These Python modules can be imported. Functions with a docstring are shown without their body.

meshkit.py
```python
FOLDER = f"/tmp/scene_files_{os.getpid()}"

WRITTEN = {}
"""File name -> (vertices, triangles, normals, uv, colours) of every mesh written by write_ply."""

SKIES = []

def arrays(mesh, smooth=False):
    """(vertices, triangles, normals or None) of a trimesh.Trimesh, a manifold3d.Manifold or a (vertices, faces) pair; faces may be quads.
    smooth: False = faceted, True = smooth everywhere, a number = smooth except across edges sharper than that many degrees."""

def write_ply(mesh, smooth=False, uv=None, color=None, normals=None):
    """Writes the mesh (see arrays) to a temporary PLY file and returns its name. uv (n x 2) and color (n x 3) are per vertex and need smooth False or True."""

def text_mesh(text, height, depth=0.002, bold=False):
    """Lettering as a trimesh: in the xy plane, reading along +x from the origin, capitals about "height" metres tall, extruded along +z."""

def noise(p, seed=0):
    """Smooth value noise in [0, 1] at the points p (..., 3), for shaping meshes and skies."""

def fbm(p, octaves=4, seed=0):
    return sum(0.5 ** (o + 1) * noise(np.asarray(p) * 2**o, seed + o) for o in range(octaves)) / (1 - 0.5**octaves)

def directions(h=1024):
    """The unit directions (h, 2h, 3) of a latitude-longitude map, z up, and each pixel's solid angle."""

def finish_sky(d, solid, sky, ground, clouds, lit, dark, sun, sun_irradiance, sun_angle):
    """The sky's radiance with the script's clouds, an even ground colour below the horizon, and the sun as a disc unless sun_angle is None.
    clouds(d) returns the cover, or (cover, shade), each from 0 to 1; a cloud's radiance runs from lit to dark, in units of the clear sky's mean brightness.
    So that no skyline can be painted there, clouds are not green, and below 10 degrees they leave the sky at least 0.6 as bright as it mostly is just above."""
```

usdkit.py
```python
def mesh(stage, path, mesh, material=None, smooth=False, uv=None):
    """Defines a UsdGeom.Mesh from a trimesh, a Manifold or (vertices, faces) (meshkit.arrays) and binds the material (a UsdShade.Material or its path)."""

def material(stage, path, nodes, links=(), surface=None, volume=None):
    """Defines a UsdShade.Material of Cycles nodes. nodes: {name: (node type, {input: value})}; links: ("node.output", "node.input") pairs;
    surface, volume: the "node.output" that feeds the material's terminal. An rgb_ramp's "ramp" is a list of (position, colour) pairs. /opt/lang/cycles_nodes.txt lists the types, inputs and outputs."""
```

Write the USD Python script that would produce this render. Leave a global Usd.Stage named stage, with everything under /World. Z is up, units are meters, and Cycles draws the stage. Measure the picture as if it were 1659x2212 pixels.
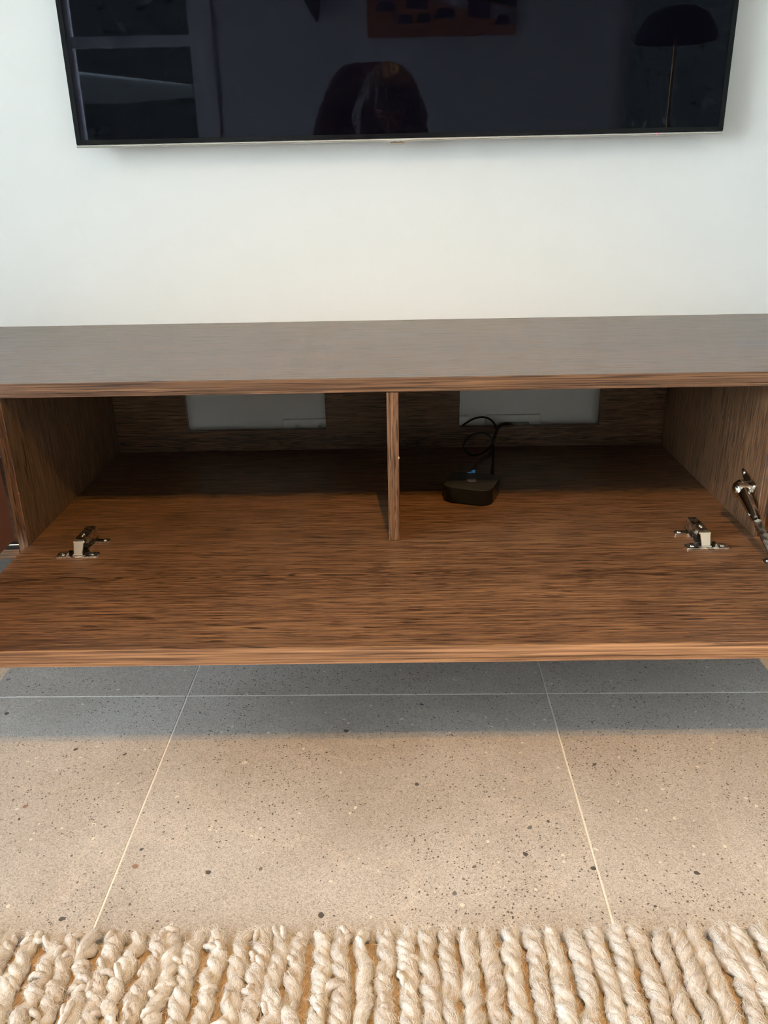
import math, random
import numpy as np, trimesh, manifold3d as m3, usdkit, meshkit
from shapely.geometry import box as sbox, Polygon, Point
from shapely.ops import unary_union
from shapely import affinity
from pxr import Usd, UsdGeom, UsdLux, UsdShade, Gf, Sdf, Vt

random.seed(7); RNG = np.random.default_rng(7)
stage = Usd.Stage.CreateInMemory()
UsdGeom.SetStageUpAxis(stage, 'Z'); UsdGeom.SetStageMetersPerUnit(stage, 1.0)
UsdGeom.Xform.Define(stage, '/World'); UsdGeom.Scope.Define(stage, '/World/Looks')

# ---------------------------------------------------------------- camera
CAM = (0.0, -1.7624648, 0.8018647); YAW, PITCH, ROLL, FPX = -0.013325, -0.3885705, -0.0195150, 1779.25
EXPOSURE = 0.0
cy_, sy_, cp_, sp_ = math.cos(YAW), math.sin(YAW), math.cos(PITCH), math.sin(PITCH)
FWD = np.array([sy_*cp_, cy_*cp_, sp_]); _r = np.array([cy_, -sy_, 0.0]); _u = np.cross(_r, FWD)
RIGHT = math.cos(ROLL)*_r + math.sin(ROLL)*_u; UP = -math.sin(ROLL)*_r + math.cos(ROLL)*_u
cam = UsdGeom.Camera.Define(stage, '/World/camera')
mat = np.eye(4); mat[0, :3], mat[1, :3], mat[2, :3], mat[3, :3] = RIGHT, UP, -FWD, CAM
cam.AddTransformOp().Set(Gf.Matrix4d(*mat.ravel().tolist()))
cam.CreateHorizontalApertureAttr(36.0); cam.CreateVerticalApertureAttr(48.0)
cam.CreateFocalLengthAttr(36.0*FPX/1659.0); cam.CreateExposureAttr(EXPOSURE)

# ---------------------------------------------------------------- sky
SKY = 6.0
dome = UsdLux.DomeLight.Define(stage, '/World/sky')
dome.CreateIntensityAttr(SKY); dome.CreateColorAttr(Gf.Vec3f(0.85, 0.945, 1.0))

# twin recessed downlight: position of its two heads and their strength
LAMP = [(0.20, -2.34, 2.63), (0.20, -2.48, 2.63)]; LAMP_RADIUS = 0.006
LAMP_COLOR = (1.0, 0.52, 0.09); LAMP_STRENGTH = 103000.0

# ---------------------------------------------------------------- helpers
used = {}
def numbered(path):
    n = used.get(path, 0); used[path] = n + 1
    return path if n == 0 else f'{path}_{n:03d}'
def tag(p, label=None, cat=None, group=None, kind=None):
    p = p.GetPrim() if hasattr(p, 'GetPrim') else p
    for k, v in (('label', label), ('category', cat), ('group', group), ('kind', kind)):
        if v: p.SetCustomDataByKey(k, v)
    return p
def thing(name, label=None, cat=None, loc=(0, 0, 0), rot=None, group=None, kind=None):
    x = UsdGeom.Xform.Define(stage, numbered('/World/' + name)); x.AddTranslateOp().Set(Gf.Vec3d(*loc))
    if rot: x.AddRotateXYZOp().Set(Gf.Vec3f(*rot))
    return tag(x, label, cat, group, kind)
def obj(name, mesh, m, parent=None, smooth=False, label=None, cat=None, group=None, kind=None):
    base = str(parent.GetPath()) if parent is not None else '/World'
    p = usdkit.mesh(stage, numbered(base + '/' + name), mesh, m, smooth=smooth)
    tag(p, label, cat, group, kind); return p.GetPrim()
def hull(pts): return m3.Manifold.hull_points([tuple(map(float, p)) for p in pts])
def tm(m):
    if isinstance(m, trimesh.Trimesh): return m
    a = m.to_mesh(); return trimesh.Trimesh(a.vert_properties[:, :3], a.tri_verts, process=False)
def cat_(*ms): return trimesh.util.concatenate([tm(m) for m in ms])
def cbox(x0, x1, y0, y1, z0, z1, c=0.001):
    c = min(c, (x1-x0)/2.01, (y1-y0)/2.01, (z1-z0)/2.01); P = []
    for sx in (0, 1):
        for sy in (0, 1):
            for sz in (0, 1):
                X, Y, Z = (x0, x1)[sx], (y0, y1)[sy], (z0, z1)[sz]
                dx, dy, dz = (c, -c)[sx], (c, -c)[sy], (c, -c)[sz]
                P += [(X, Y+dy, Z+dz), (X+dx, Y, Z+dz), (X+dx, Y+dy, Z)]
    return tm(hull(P))
def xf(m, loc=(0, 0, 0), rot=(0, 0, 0), scale=(1, 1, 1)):
    m = tm(m).copy(); R = trimesh.transformations.euler_matrix(*rot)
    S = np.diag([*scale, 1.0]); R[:3, 3] = loc
    m.apply_transform(R @ S)
    return m
def cyl(r, h, n=32): return trimesh.creation.cylinder(r, h, sections=n)     # along z, centred
def cyl_axis(r, a, b, n=24, r2=None):
    a, b = np.array(a, float), np.array(b, float); d = b-a
    return tube([a, b], [r, r if r2 is None else r2], n)
def frames(P):
    P = np.asarray(P, float); T = np.gradient(P, axis=0); T /= np.linalg.norm(T, axis=1, keepdims=True) + 1e-12
    N = np.zeros_like(P); v = np.array([0, 0, 1.0]) if abs(T[0, 2]) < .9 else np.array([1.0, 0, 0])
    for i in range(len(P)):
        v = v - T[i]*(v @ T[i]); v /= np.linalg.norm(v) + 1e-12; N[i] = v
    return T, N, np.cross(T, N)
def tube(P, r, n=8, flat=None):
    P = np.asarray(P, float); r = np.broadcast_to(np.asarray(r, float), (len(P),)); T, N, B = frames(P)
    a = np.linspace(0, 2*np.pi, n, endpoint=False); fx, fy = flat or (1, 1)
    V = (P[:, None] + r[:, None, None]*(fx*np.cos(a)[None, :, None]*N[:, None] + fy*np.sin(a)[None, :, None]*B[:, None])).reshape(-1, 3)
    i = np.arange(len(P)-1)[:, None]*n; j = np.arange(n)[None]; k = (j+1) % n
    q = np.stack([i+j, i+k, i+n+k, i+n+j], -1).reshape(-1, 4)
    F = np.vstack([q[:, [0, 1, 2]], q[:, [0, 2, 3]]])
    s, e = len(V), len(V)+1; V = np.vstack([V, P[:1], P[-1:]])
    jj = np.arange(n); kk = (jj+1) % n; L = (len(P)-1)*n
    F = np.vstack([F, np.stack([np.full(n, s), kk, jj], 1), np.stack([np.full(n, e), L+jj, L+kk], 1)])
    return trimesh.Trimesh(V, F, process=False)
def spline(P, n):
    from scipy.interpolate import CubicSpline
    P = np.asarray(P, float); t = np.r_[0, np.cumsum(np.linalg.norm(np.diff(P, axis=0), axis=1)**.5)]
    return CubicSpline(t, P)(np.linspace(0, t[-1], n))
def ext(poly, h, z=0.0):
    ps = [poly] if poly.geom_type == 'Polygon' else list(poly.geoms)
    m = trimesh.util.concatenate([trimesh.creation.extrude_polygon(p, h, engine='earcut') for p in ps]); m.apply_translation((0, 0, z)); return m
def rrect(w, d, r, n=8): return sbox(-w/2+r, -d/2+r, w/2-r, d/2-r).buffer(r, quad_segs=n)
def bev(poly, h, c=0.0006):     # extruded plate with a chamfered top edge
    outs = [ext(poly, h-c)]
    a = np.array(poly.exterior.coords)[:-1]; b = poly.buffer(-c, join_style=2)
    if len(poly.interiors) == 0 and len(b.exterior.coords)-1 == len(a):
        pts = np.vstack([np.c_[a, np.zeros(len(a))], np.c_[a, np.full(len(a), h-c)], np.c_[np.array(b.exterior.coords)[:-1], np.full(len(a), h)]])
        return tm(hull(pts))
    return ext(poly, h)

# ---------------------------------------------------------------- materials
def M(name, nodes, links=(), surface='p.BSDF'):
    return usdkit.material(stage, '/World/Looks/' + name, nodes, links, surface=surface)
def plain(name, col, rough=.5, metal=0.0, **k):
    return M(name, {'p': ('principled_bsdf', {'base_color': col, 'roughness': rough, 'metallic': metal, **k})})
WOODS = {}
def wood(axis, seed=0.0, tone=1.0, fig=0.5, rough=0.42, spec=.5, band=None, st=1.0, pf=.92):
    """dark stained oak laminate; the grain runs along the given axis of the part; band = (axis, centre, half width) of a cathedral figure"""
    key = f'stained_oak_{axis}_{int(seed*10)}'
    if key in WOODS: return WOODS[key]
    def sc(l, t): return {'x': (l, t, t), 'y': (t, l, t), 'z': (t, t, l)}[axis]
    t = tone
    nodes = {
        'tc': ('texture_coordinate', {}),
        'mb': ('mapping', {'scale': sc(0.8, 12), 'location': (seed*3.1, seed, seed*2.3)}), 'broad': ('noise_texture', {'scale': 1.0, 'detail': 3.0, 'roughness': .55}),
        'mf': ('mapping', {'scale': sc(11.0*st, 330), 'location': (seed, seed, seed)}), 'fine': ('noise_texture', {'scale': 1.0, 'detail': 3.0, 'roughness': .65, 'distortion': .35}),
        'mp': ('mapping', {'scale': sc(19.0*st, 430), 'location': (seed, 0, seed)}), 'pore': ('noise_texture', {'scale': 1.0, 'detail': 2.0, 'roughness': .6}),
        'mw': ('mapping', {'scale': sc(3.4, 34), 'location': (seed*1.3, seed*.37, seed*.21)}), 'fign': ('noise_texture', {'scale': 1.0, 'detail': 1.2, 'roughness': .45}),
        'figm': ('math', {'math_type': 'multiply', 'value2': 105.0}), 'figs': ('math', {'math_type': 'sine'}),
        'figr': ('map_range', {'from_min': .30, 'from_max': .95, 'to_min': 0, 'to_max': 1, 'clamp': True}),
        'mm': ('mapping', {'scale': sc(1.1, 5.0), 'location': (seed*.9, seed*1.9, seed)}), 'fmask': ('noise_texture', {'scale': 1.0, 'detail': 2.0}),
        'fmr': ('map_range', {'from_min': .50, 'from_max': .66, 'to_min': 0.04, 'to_max': .8, 'clamp': True}),
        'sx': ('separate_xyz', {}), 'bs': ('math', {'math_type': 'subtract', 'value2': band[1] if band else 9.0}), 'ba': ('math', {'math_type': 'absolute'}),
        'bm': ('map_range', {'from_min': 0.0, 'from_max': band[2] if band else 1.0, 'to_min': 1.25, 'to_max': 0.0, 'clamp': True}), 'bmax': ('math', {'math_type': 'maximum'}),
        'figx': ('math', {'math_type': 'multiply'}), 'figk': ('math', {'math_type': 'multiply', 'value2': fig, 'use_clamp': True}),
        'cf': ('rgb_ramp', {'ramp': [(.30, (.062*t, .031*t, .0165*t)), (.43, (.112*t, .058*t, .031*t)), (.56, (.178*t, .096*t, .051*t)), (.72, (.262*t, .148*t, .080*t))]}),
        'cb': ('rgb_ramp', {'ramp': [(.30, (.84, .81, .79)), (.70, (1.12, 1.11, 1.08))]}),
        'm1': ('mix', {'mix_type': 'multiply', 'fac': 1.0}),
        'pr': ('rgb_ramp', {'ramp': [(.37, (.12, .10, .095)), (.455, (1, 1, 1))]}), 'm2': ('mix', {'mix_type': 'multiply', 'fac': pf}),
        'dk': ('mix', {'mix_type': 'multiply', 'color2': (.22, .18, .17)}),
        'hsum': ('math', {'math_type': 'multiply_add', 'value2': .6}),
        'b': ('bump', {'strength': .18, 'distance': .0005}),
        'rr': ('map_range', {'from_min': .3, 'from_max': .7, 'to_min': rough+.06, 'to_max': rough-.06, 'clamp': True}),
        'p': ('principled_bsdf', {'specular_ior_level': spec}),
    }
    links = [('tc.object', 'mb.vector'), ('mb.vector', 'broad.vector'), ('tc.object', 'mf.vector'), ('mf.vector', 'fine.vector'), ('tc.object', 'mp.vector'), ('mp.vector', 'pore.vector'),
             ('tc.object', 'mw.vector'), ('mw.vector', 'fign.vector'), ('fign.fac', 'figm.value1'), ('figm.value', 'figs.value1'), ('figs.value', 'figr.value'),
             ('tc.object', 'mm.vector'), ('mm.vector', 'fmask.vector'), ('fmask.fac', 'fmr.value'), ('tc.object', 'sx.vector'), (f'sx.{band[0] if band else "x"}', 'bs.value1'), ('bs.value', 'ba.value1'), ('ba.value', 'bm.value'),
             ('bm.result', 'bmax.value1'), ('fmr.result', 'bmax.value2'), ('figr.result', 'figx.value1'), ('bmax.value', 'figx.value2'), ('figx.value', 'figk.value1'),
             ('fine.fac', 'cf.fac'), ('broad.fac', 'cb.fac'), ('cf.color', 'm1.color1'), ('cb.color', 'm1.color2'), ('pore.fac', 'pr.fac'), ('m1.color', 'm2.color1'), ('pr.color', 'm2.color2'),
             ('figk.value', 'dk.fac'), ('m2.color', 'dk.color1'), ('dk.color', 'p.base_color'),
             ('pore.fac', 'hsum.value1'), ('fine.fac', 'hsum.value3'), ('hsum.value', 'b.height'), ('b.normal', 'p.normal'), ('fine.fac', 'rr.value'), ('rr.result', 'p.roughness')]
    WOODS[key] = M(key, nodes, links); return WOODS[key]

def paint(name, col, bump=.05, scale=260, rough=.55):
    return M(name, {'tc': ('texture_coordinate', {}), 'n': ('noise_texture', {'scale': scale, 'detail': 3.0}), 'b': ('bump', {'strength': bump, 'distance': .0015}),
                    'p': ('principled_bsdf', {'base_color': col, 'roughness': rough})},
             [('tc.object', 'n.vector'), ('n.fac', 'b.height'), ('b.normal', 'p.normal')])
WALL = paint('wall_paint', (.785, .785, .765), .10, 200)
CEIL = paint('ceiling_paint', (.82, .82, .80), .05)
TRIM = plain('white_trim', (.78, .77, .74), .35)
CHROME = plain('polished_chrome', (.72, .69, .64), .16, 1.0)
NICKEL = M('nickel_plate', {'tc': ('texture_coordinate', {}), 'n': ('noise_texture', {'scale': 90.0, 'detail': 2.0}), 'r': ('map_range', {'from_min': .3, 'from_max': .7, 'to_min': .16, 'to_max': .34}),
                            'p': ('principled_bsdf', {'base_color': (.66, .62, .56), 'metallic': 1.0})}, [('tc.object', 'n.vector'), ('n.fac', 'r.value'), ('r.result', 'p.roughness')])
DARKMETAL = plain('dark_recess', (.012, .011, .010), .4, .3)
BLACKGLOSS = plain('black_gloss', (.006, .006, .007), .12)
BEZEL = plain('bezel_black', (.006, .006, .007), .22, specular_ior_level=.2)
SCREEN = M('tv_glass', {'p': ('principled_bsdf', {'base_color': (.0022, .0020, .0042), 'roughness': .012, 'ior': 1.48, 'specular_ior_level': .30, 'specular_tint': (.74, .78, 1.0)})})
BLACKPLAST = plain('black_plastic', (.013, .012, .012), .42)
BOXSIDE = plain('box_side_gloss', (.005, .0045, .004), .28, specular_ior_level=.25)
BOXTOP = plain('box_top_matte', (.022, .021, .021), .45)
LOGO = plain('box_logo_gloss', (.17, .17, .175), .30)
CABLE = plain('cable_black', (.008, .008, .008), .45)
BRAID = M('cable_braid', {'tc': ('texture_coordinate', {}), 'v': ('voronoi_texture', {'scale': 900.0}), 'c': ('rgb_ramp', {'ramp': [(0.1, (.050, .046, .042)), (.6, (.012, .011, .010))]}),
                          'p': ('principled_bsdf', {'roughness': .7})}, [('tc.object', 'v.vector'), ('v.distance', 'c.fac'), ('c.color', 'p.base_color')])
BLUE = plain('blue_clip', (.02, .22, .55), .35)
PLATE = plain('plate_white', (.80, .80, .79), .3)
PLATEGREY = plain('plate_grey', (.42, .43, .45), .35)
REDDOOR = plain('door_lacquer', (.125, .048, .034), .42)
GLASS = M('window_glass', {'f': ('fresnel', {'IOR': 1.45}), 't': ('transparent_bsdf', {'color': (.97, .98, .98)}), 'g': ('glossy_bsdf', {'color': (1, 1, 1), 'roughness': 0.0}), 'm': ('mix_closure', {})},
          [('f.fac', 'm.fac'), ('t.BSDF', 'm.closure1'), ('g.BSDF', 'm.closure2')], surface='m.closure')

def tile_mat():
    nodes = {
        'g': ('geometry', {}), 'oi': ('object_info', {}), 'off': ('math', {'math_type': 'multiply', 'value2': 37.0}), 'ov': ('combine_xyz', {}), 'add': ('mix', {'mix_type': 'add', 'fac': 1.0}),
        'big': ('noise_texture', {'scale': 3.2, 'detail': 4.0, 'roughness': .6}), 'cbig': ('rgb_ramp', {'ramp': [(.3, (.360, .322, .292)), (.5, (.425, .390, .362)), (.72, (.49, .460, .436))]}),
        'spv': ('voronoi_texture', {'scale': 780.0}), 'sp': ('separate_color', {}), 'csp': ('rgb_ramp', {'ramp': [(.0, (.58, .55, .53)), (.18, (.86, .85, .84)), (.5, (1.0, 1.0, 1.0)), (.85, (1.12, 1.13, 1.14)), (1.0, (1.30, 1.33, 1.36))]}), 'm1': ('mix', {'mix_type': 'multiply', 'fac': 1.0}),
        'wn': ('noise_texture', {'scale': 60.0, 'detail': 2.0}), 'wa': ('mix', {'mix_type': 'linear_light', 'fac': .0045}),
        'clus': ('noise_texture', {'scale': 4.5, 'detail': 2.0}), 'clr': ('map_range', {'from_min': .38, 'from_max': .70, 'to_min': .998, 'to_max': .86, 'clamp': True}),
        # small dark pores, dark pebbles, pale pebbles
        'v1': ('voronoi_texture', {'scale': 300.0}), 's1': ('separate_color', {}), 'r1': ('math', {'math_type': 'greater_than'}), 'd1': ('math', {'math_type': 'less_than', 'value2': .40}), 'a1': ('math', {'math_type': 'multiply'}),
        'v2': ('voronoi_texture', {'scale': 75.0}), 's2': ('separate_color', {}), 'r2': ('math', {'math_type': 'greater_than', 'value2': .978}), 'd2': ('math', {'math_type': 'less_than', 'value2': .26}), 'a2': ('math', {'math_type': 'multiply'}),
        'c2': ('rgb_ramp', {'interpolate': False, 'ramp': [(0.0, (.085, .078, .075)), (.45, (.15, .14, .135)), (.68, (.60, .55, .48)), (.95, (.27, .16, .11))]}),
        'v3': ('voronoi_texture', {'scale': 120.0}), 's3': ('separate_color', {}), 'r3': ('math', {'math_type': 'greater_than', 'value2': .972}), 'd3': ('math', {'math_type': 'less_than', 'value2': .30}), 'a3': ('math', {'math_type': 'multiply'}),
        'vn': ('noise_texture', {'scale': 2.1, 'detail': 5.0, 'distortion': 1.2}), 'vr': ('rgb_ramp', {'ramp': [(.485, (1, 1, 1)), (.5, (1.16, 1.14, 1.10)), (.515, (1, 1, 1))]}), 'mv': ('mix', {'mix_type': 'multiply', 'fac': .6}),
        'x1': ('mix', {'mix_type': 'mix', 'color2': (.115, .10, .088)}), 'x3': ('mix', {'mix_type': 'mix', 'color2': (.66, .62, .55)}), 'x2': ('mix', {'mix_type': 'mix'}),
        'b': ('bump', {'strength': .03, 'distance': .0003}), 'p': ('principled_bsdf', {'roughness': .38, 'specular_ior_level': .5}),
    }
    links = [('oi.random', 'off.value1'), ('off.value', 'ov.x'), ('off.value', 'ov.y'), ('g.position', 'add.color1'), ('ov.vector', 'add.color2'),
             ('add.color', 'big.vector'), ('big.fac', 'cbig.fac'), ('add.color', 'spv.vector'), ('spv.color', 'sp.color'), ('sp.r', 'csp.fac'), ('cbig.color', 'm1.color1'), ('csp.color', 'm1.color2'),
             ('add.color', 'wn.vector'), ('add.color', 'wa.color1'), ('wn.color', 'wa.color2'), ('add.color', 'clus.vector'), ('clus.fac', 'clr.value'),
             ('wa.color', 'v1.vector'), ('v1.color', 's1.color'), ('s1.r', 'r1.value1'), ('clr.result', 'r1.value2'), ('v1.distance', 'd1.value1'), ('r1.value', 'a1.value1'), ('d1.value', 'a1.value2'),
             ('wa.color', 'v2.vector'), ('v2.color', 's2.color'), ('s2.r', 'r2.value1'), ('v2.distance', 'd2.value1'), ('r2.value', 'a2.value1'), ('d2.value', 'a2.value2'), ('s2.g', 'c2.fac'),
             ('wa.color', 'v3.vector'), ('v3.color', 's3.color'), ('s3.r', 'r3.value1'), ('v3.distance', 'd3.value1'), ('r3.value', 'a3.value1'), ('d3.value', 'a3.value2'),
             ('add.color', 'vn.vector'), ('vn.fac', 'vr.fac'), ('m1.color', 'mv.color1'), ('vr.color', 'mv.color2'),
             ('mv.color', 'x3.color1'), ('a3.value', 'x3.fac'), ('x3.color', 'x1.color1'), ('a1.value', 'x1.fac'), ('x1.color', 'x2.color1'), ('c2.color', 'x2.color2'), ('a2.value', 'x2.fac'),
             ('x2.color', 'p.base_color'), ('sp.g', 'b.height'), ('b.normal', 'p.normal')]
    return M('stone_tile', nodes, links)
TILE = tile_mat()
GROUT = paint('grout', (.74, .73, .70), .2, 600, .8)

# ---------------------------------------------------------------- the room
XL, XR, YB, ZC = -2.9, 3.1, -4.6, 2.7
obj('wall_back', cbox(XL-.2, XR+.2, 0, .15, -.1, ZC+.1, .002), WALL, kind='structure')
obj('ceiling', cbox(XL-.2, XR+.2, YB-.15, .15, ZC, ZC+.12, .002), CEIL, kind='structure')
obj('wall_right', cbox(XR, XR+.15, YB, 0, -.1, ZC, .002), WALL, kind='structure')
# left wall with a wide glazed opening
LY0, LY1, LZ1 = -4.3, -1.0, 2.45
obj('wall_left', cat_(cbox(XL-.15, XL, YB, LY0, -.1, ZC, .002), cbox(XL-.15, XL, LY1, 0, -.1, ZC, .002), cbox(XL-.15, XL, LY0, LY1, LZ1, ZC, .002)), WALL, kind='structure')
# front wall (behind the camera): door opening left, opening right
A0, A1, B0, B1, TOP = -2.20, -1.24, 1.56, 3.0, 2.3
obj('wall_front', cat_(*[cbox(a, b, YB-.15, YB, z0, z1, .002) for a, b, z0, z1 in ((XL-.15, A0, -.1, ZC), (A1, B0, -.1, ZC), (B1, XR+.15, -.1, ZC), (A0, A1, TOP, ZC), (B0, B1, TOP, ZC))]), WALL, kind='structure')
def glazed(name, horiz, a, b, at, z1, rails, posts, label):
    w = thing(name, label, kind='structure')
    def bar(u0, u1, z0, z1_, d=.07):
        return cbox(u0, u1, at-d/2, at+d/2, z0, z1_, .003) if horiz else cbox(at-d/2, at+d/2, u0, u1, z0, z1_, .003)
    obj('window_frame', cat_(bar(a, a+.07, 0, z1), bar(b-.09, b, 0, z1), bar(a, b, z1-.07, z1), bar(a, b, 0, .06)), TRIM, w)
    for z in rails: obj('rail', bar(a+.07, b-.09, z-.032, z+.032, .055), TRIM, w)
    for p in posts: obj('post', bar(p-.04, p+.04, .06, z1-.07, .06), TRIM, w)
    g = cbox(a+.05, b-.07, at-.003, at+.003, .05, z1-.05, .0005) if horiz else cbox(at-.003, at+.003, a+.05, b-.07, .05, z1-.05, .0005)
    obj('pane', g, GLASS, w); return w
glazed('window_1', True, A0, A1, YB-.08, TOP, [1.665], [], 'white framed glazed door with a middle rail')
glazed('window_2', True, B0, B1, YB-.08, TOP, [], [], 'white framed window behind the floor lamp')
glazed('window_3', False, LY0, LY1, XL-.08, LZ1, [], [-2.85], 'wide glazed sliding door in the left wall')
for n, (x0, x1) in enumerate(((A1+.01, A1+.08), (B0-.09, B0-.01))):
    obj('trim_%d' % (n+1), cbox(x0, x1, YB, YB+.02, 0, TOP+.07, .003), TRIM, kind='structure')

# floor: grout bed and one mesh per tile
fl = thing('floor', kind='structure')
obj('grout_bed', cbox(XL-.2, XR+.2, YB-.2, .15, -.06, -.0005, .001), GROUT, fl)
TR, T = -0.0091, 0.6; GAP = .0012; X0, Y0 = -0.3455, -0.6077
ct, st = math.cos(TR), math.sin(TR)
for i in range(-5, 7):
    for j in range(-7, 2):
        x0, y0 = X0+i*T, Y0+j*T
        cx, cyy = x0+T/2, y0+T/2
        wx, wy = ct*cx-st*cyy, st*cx+ct*cyy
        if not (XL-.25 < wx < XR+.25 and YB-.3 < wy < .25): continue
        m = cbox(-T/2+GAP, T/2-GAP, -T/2+GAP, T/2-GAP, -.010, 0, .0004)
        m.apply_transform(trimesh.transformations.rotation_matrix(TR, [0, 0, 1])); m.apply_translation((wx, wy, 0))
        if m.bounds[1][1] > .0 and m.bounds[0][1] > -.02: continue
        obj('tile', m, TILE, fl)

# ---------------------------------------------------------------- media console (wall-hung, three bays)
ZT, TTH, D, ZF, YD, THD = 0.5179, 0.0223, 0.534, 0.2471, -0.8573, 0.0250
XIL, XIR, YBK, XC = -0.6010, 0.5838, -0.0424, -0.0085
con = thing('media_console', 'long dark oak wall console with its middle flap hanging open', 'console', (XC, 0, 0))
def lx(x): return x - XC
SP = .0165
def slab(name, x0, x1, y0, y1, z0, z1, m, parent=con, c=.0008, **k): return obj(name, cbox(lx(x0), lx(x1), y0, y1, z0, z1, c), m, parent, **k)
tp = slab('top_panel', XC-1.82, XC+1.82, -D+.0006, -.0005, ZT-TTH+.0, ZT, wood('x', 1.3, .74, .22, .30, 1.0))
def edging(x0, x1, y, z0, z1, m, parent):       # banded front edge with a fine joint line above its lower lip
    zj = z0 + (z1-z0)*.27
    obj('edge_band', cbox(lx(x0), lx(x1), y-.0012, y+.0004, zj+.0004, z1-.0006, .0003), m, parent)
    obj('edge_lip', cbox(lx(x0), lx(x1), y-.0009, y+.0004, z0+.0004, zj-.0005, .0003), m, parent)
edging(XC-1.82, XC+1.82, -D+.0006, ZT-TTH, ZT, wood('x', 2.2, .95, .1, st=.35, pf=.75), tp)
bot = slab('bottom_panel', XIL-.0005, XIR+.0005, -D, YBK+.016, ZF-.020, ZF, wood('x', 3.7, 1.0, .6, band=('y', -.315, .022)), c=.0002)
WZ = wood('z', 4.4, .85, .25)
for x0 in (XIL-SP, XIR, XIL-1.2, XIR+1.2-SP):
    slab('side_panel', x0, x0+SP, -D, YBK+.016, ZF-.020, ZT-TTH-.0004, WZ)
slab('divider', -.0092, .0090, -D+.0015, YBK-.0006, ZF+.0004, ZT-TTH-.0004, wood('z', 5.1, 1.0, .25))
# back panel with two cut-outs
bw = sbox(lx(XIL+.0005), ZF+.0006, lx(XIR-.0005), ZT-TTH-.0006)
holes = [sbox(lx(-.4455), .2920, lx(-.1448), .45).buffer(-.005).buffer(.005, quad_segs=4), sbox(lx(.1435), .2925, lx(.4455), .45).buffer(-.005).buffer(.005, quad_segs=4)]
bp = bw.difference(unary_union(holes))
m = ext(bp, .0155); m.apply_transform(trimesh.transformations.rotation_matrix(np.pi/2, [1, 0, 0])); m.apply_translation((0, YBK+.0158, 0))
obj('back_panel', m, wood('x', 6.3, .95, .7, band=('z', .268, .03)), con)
# outer bays
for s, xa, xb in ((-1, XIL-1.2+SP, XIL-SP), (1, XIR+SP, XIR+1.2-SP)):
    slab('bottom_panel', xa+.0004, xb-.0004, -D-.001, YBK, ZF-.0225, ZF-.0060, wood('x', 3.7))
    slab('back_panel', xa+.0004, xb-.0004, YBK, YBK+.0158, ZF-.006, ZT-TTH-.0006, wood('x', 6.3))
    slab('seal_strip', xa+.0006, xb-.0006, -D+.0005, -D+.0030, ZF+.0016, ZF+.0032, PLATE, c=.0003, label='thin white strip along the bay front')
    slab('strip_holder', xa+.0006, xb-.0006, -D+.0028, -D+.012, ZF-.0058, ZF+.0030, DARKMETAL, c=.0003)
# the open flap
flap = slab('flap_door', -.6062, .5985, YD, -D-.0008, ZF-.0003-THD, ZF-.0003, wood('x', 7.9, 1.06, .8, band=('y', -.655, .030)), c=.0003, label='wide drop-down flap lying open level with the bay floor')
edging(-.6062, .5985, YD, ZF-.0003-THD, ZF-.0003, wood('x', 8.6, 1.85, .0, st=.35, pf=.6), flap)
# left bay: its door stands open, seen edge-on
ld = slab('side_door', -.6260, -.6195, -.98, -.5375, .2610, ZT-TTH-.004, REDDOOR, c=.0015, label='smooth reddish brown door of the left bay, standing open')

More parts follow.
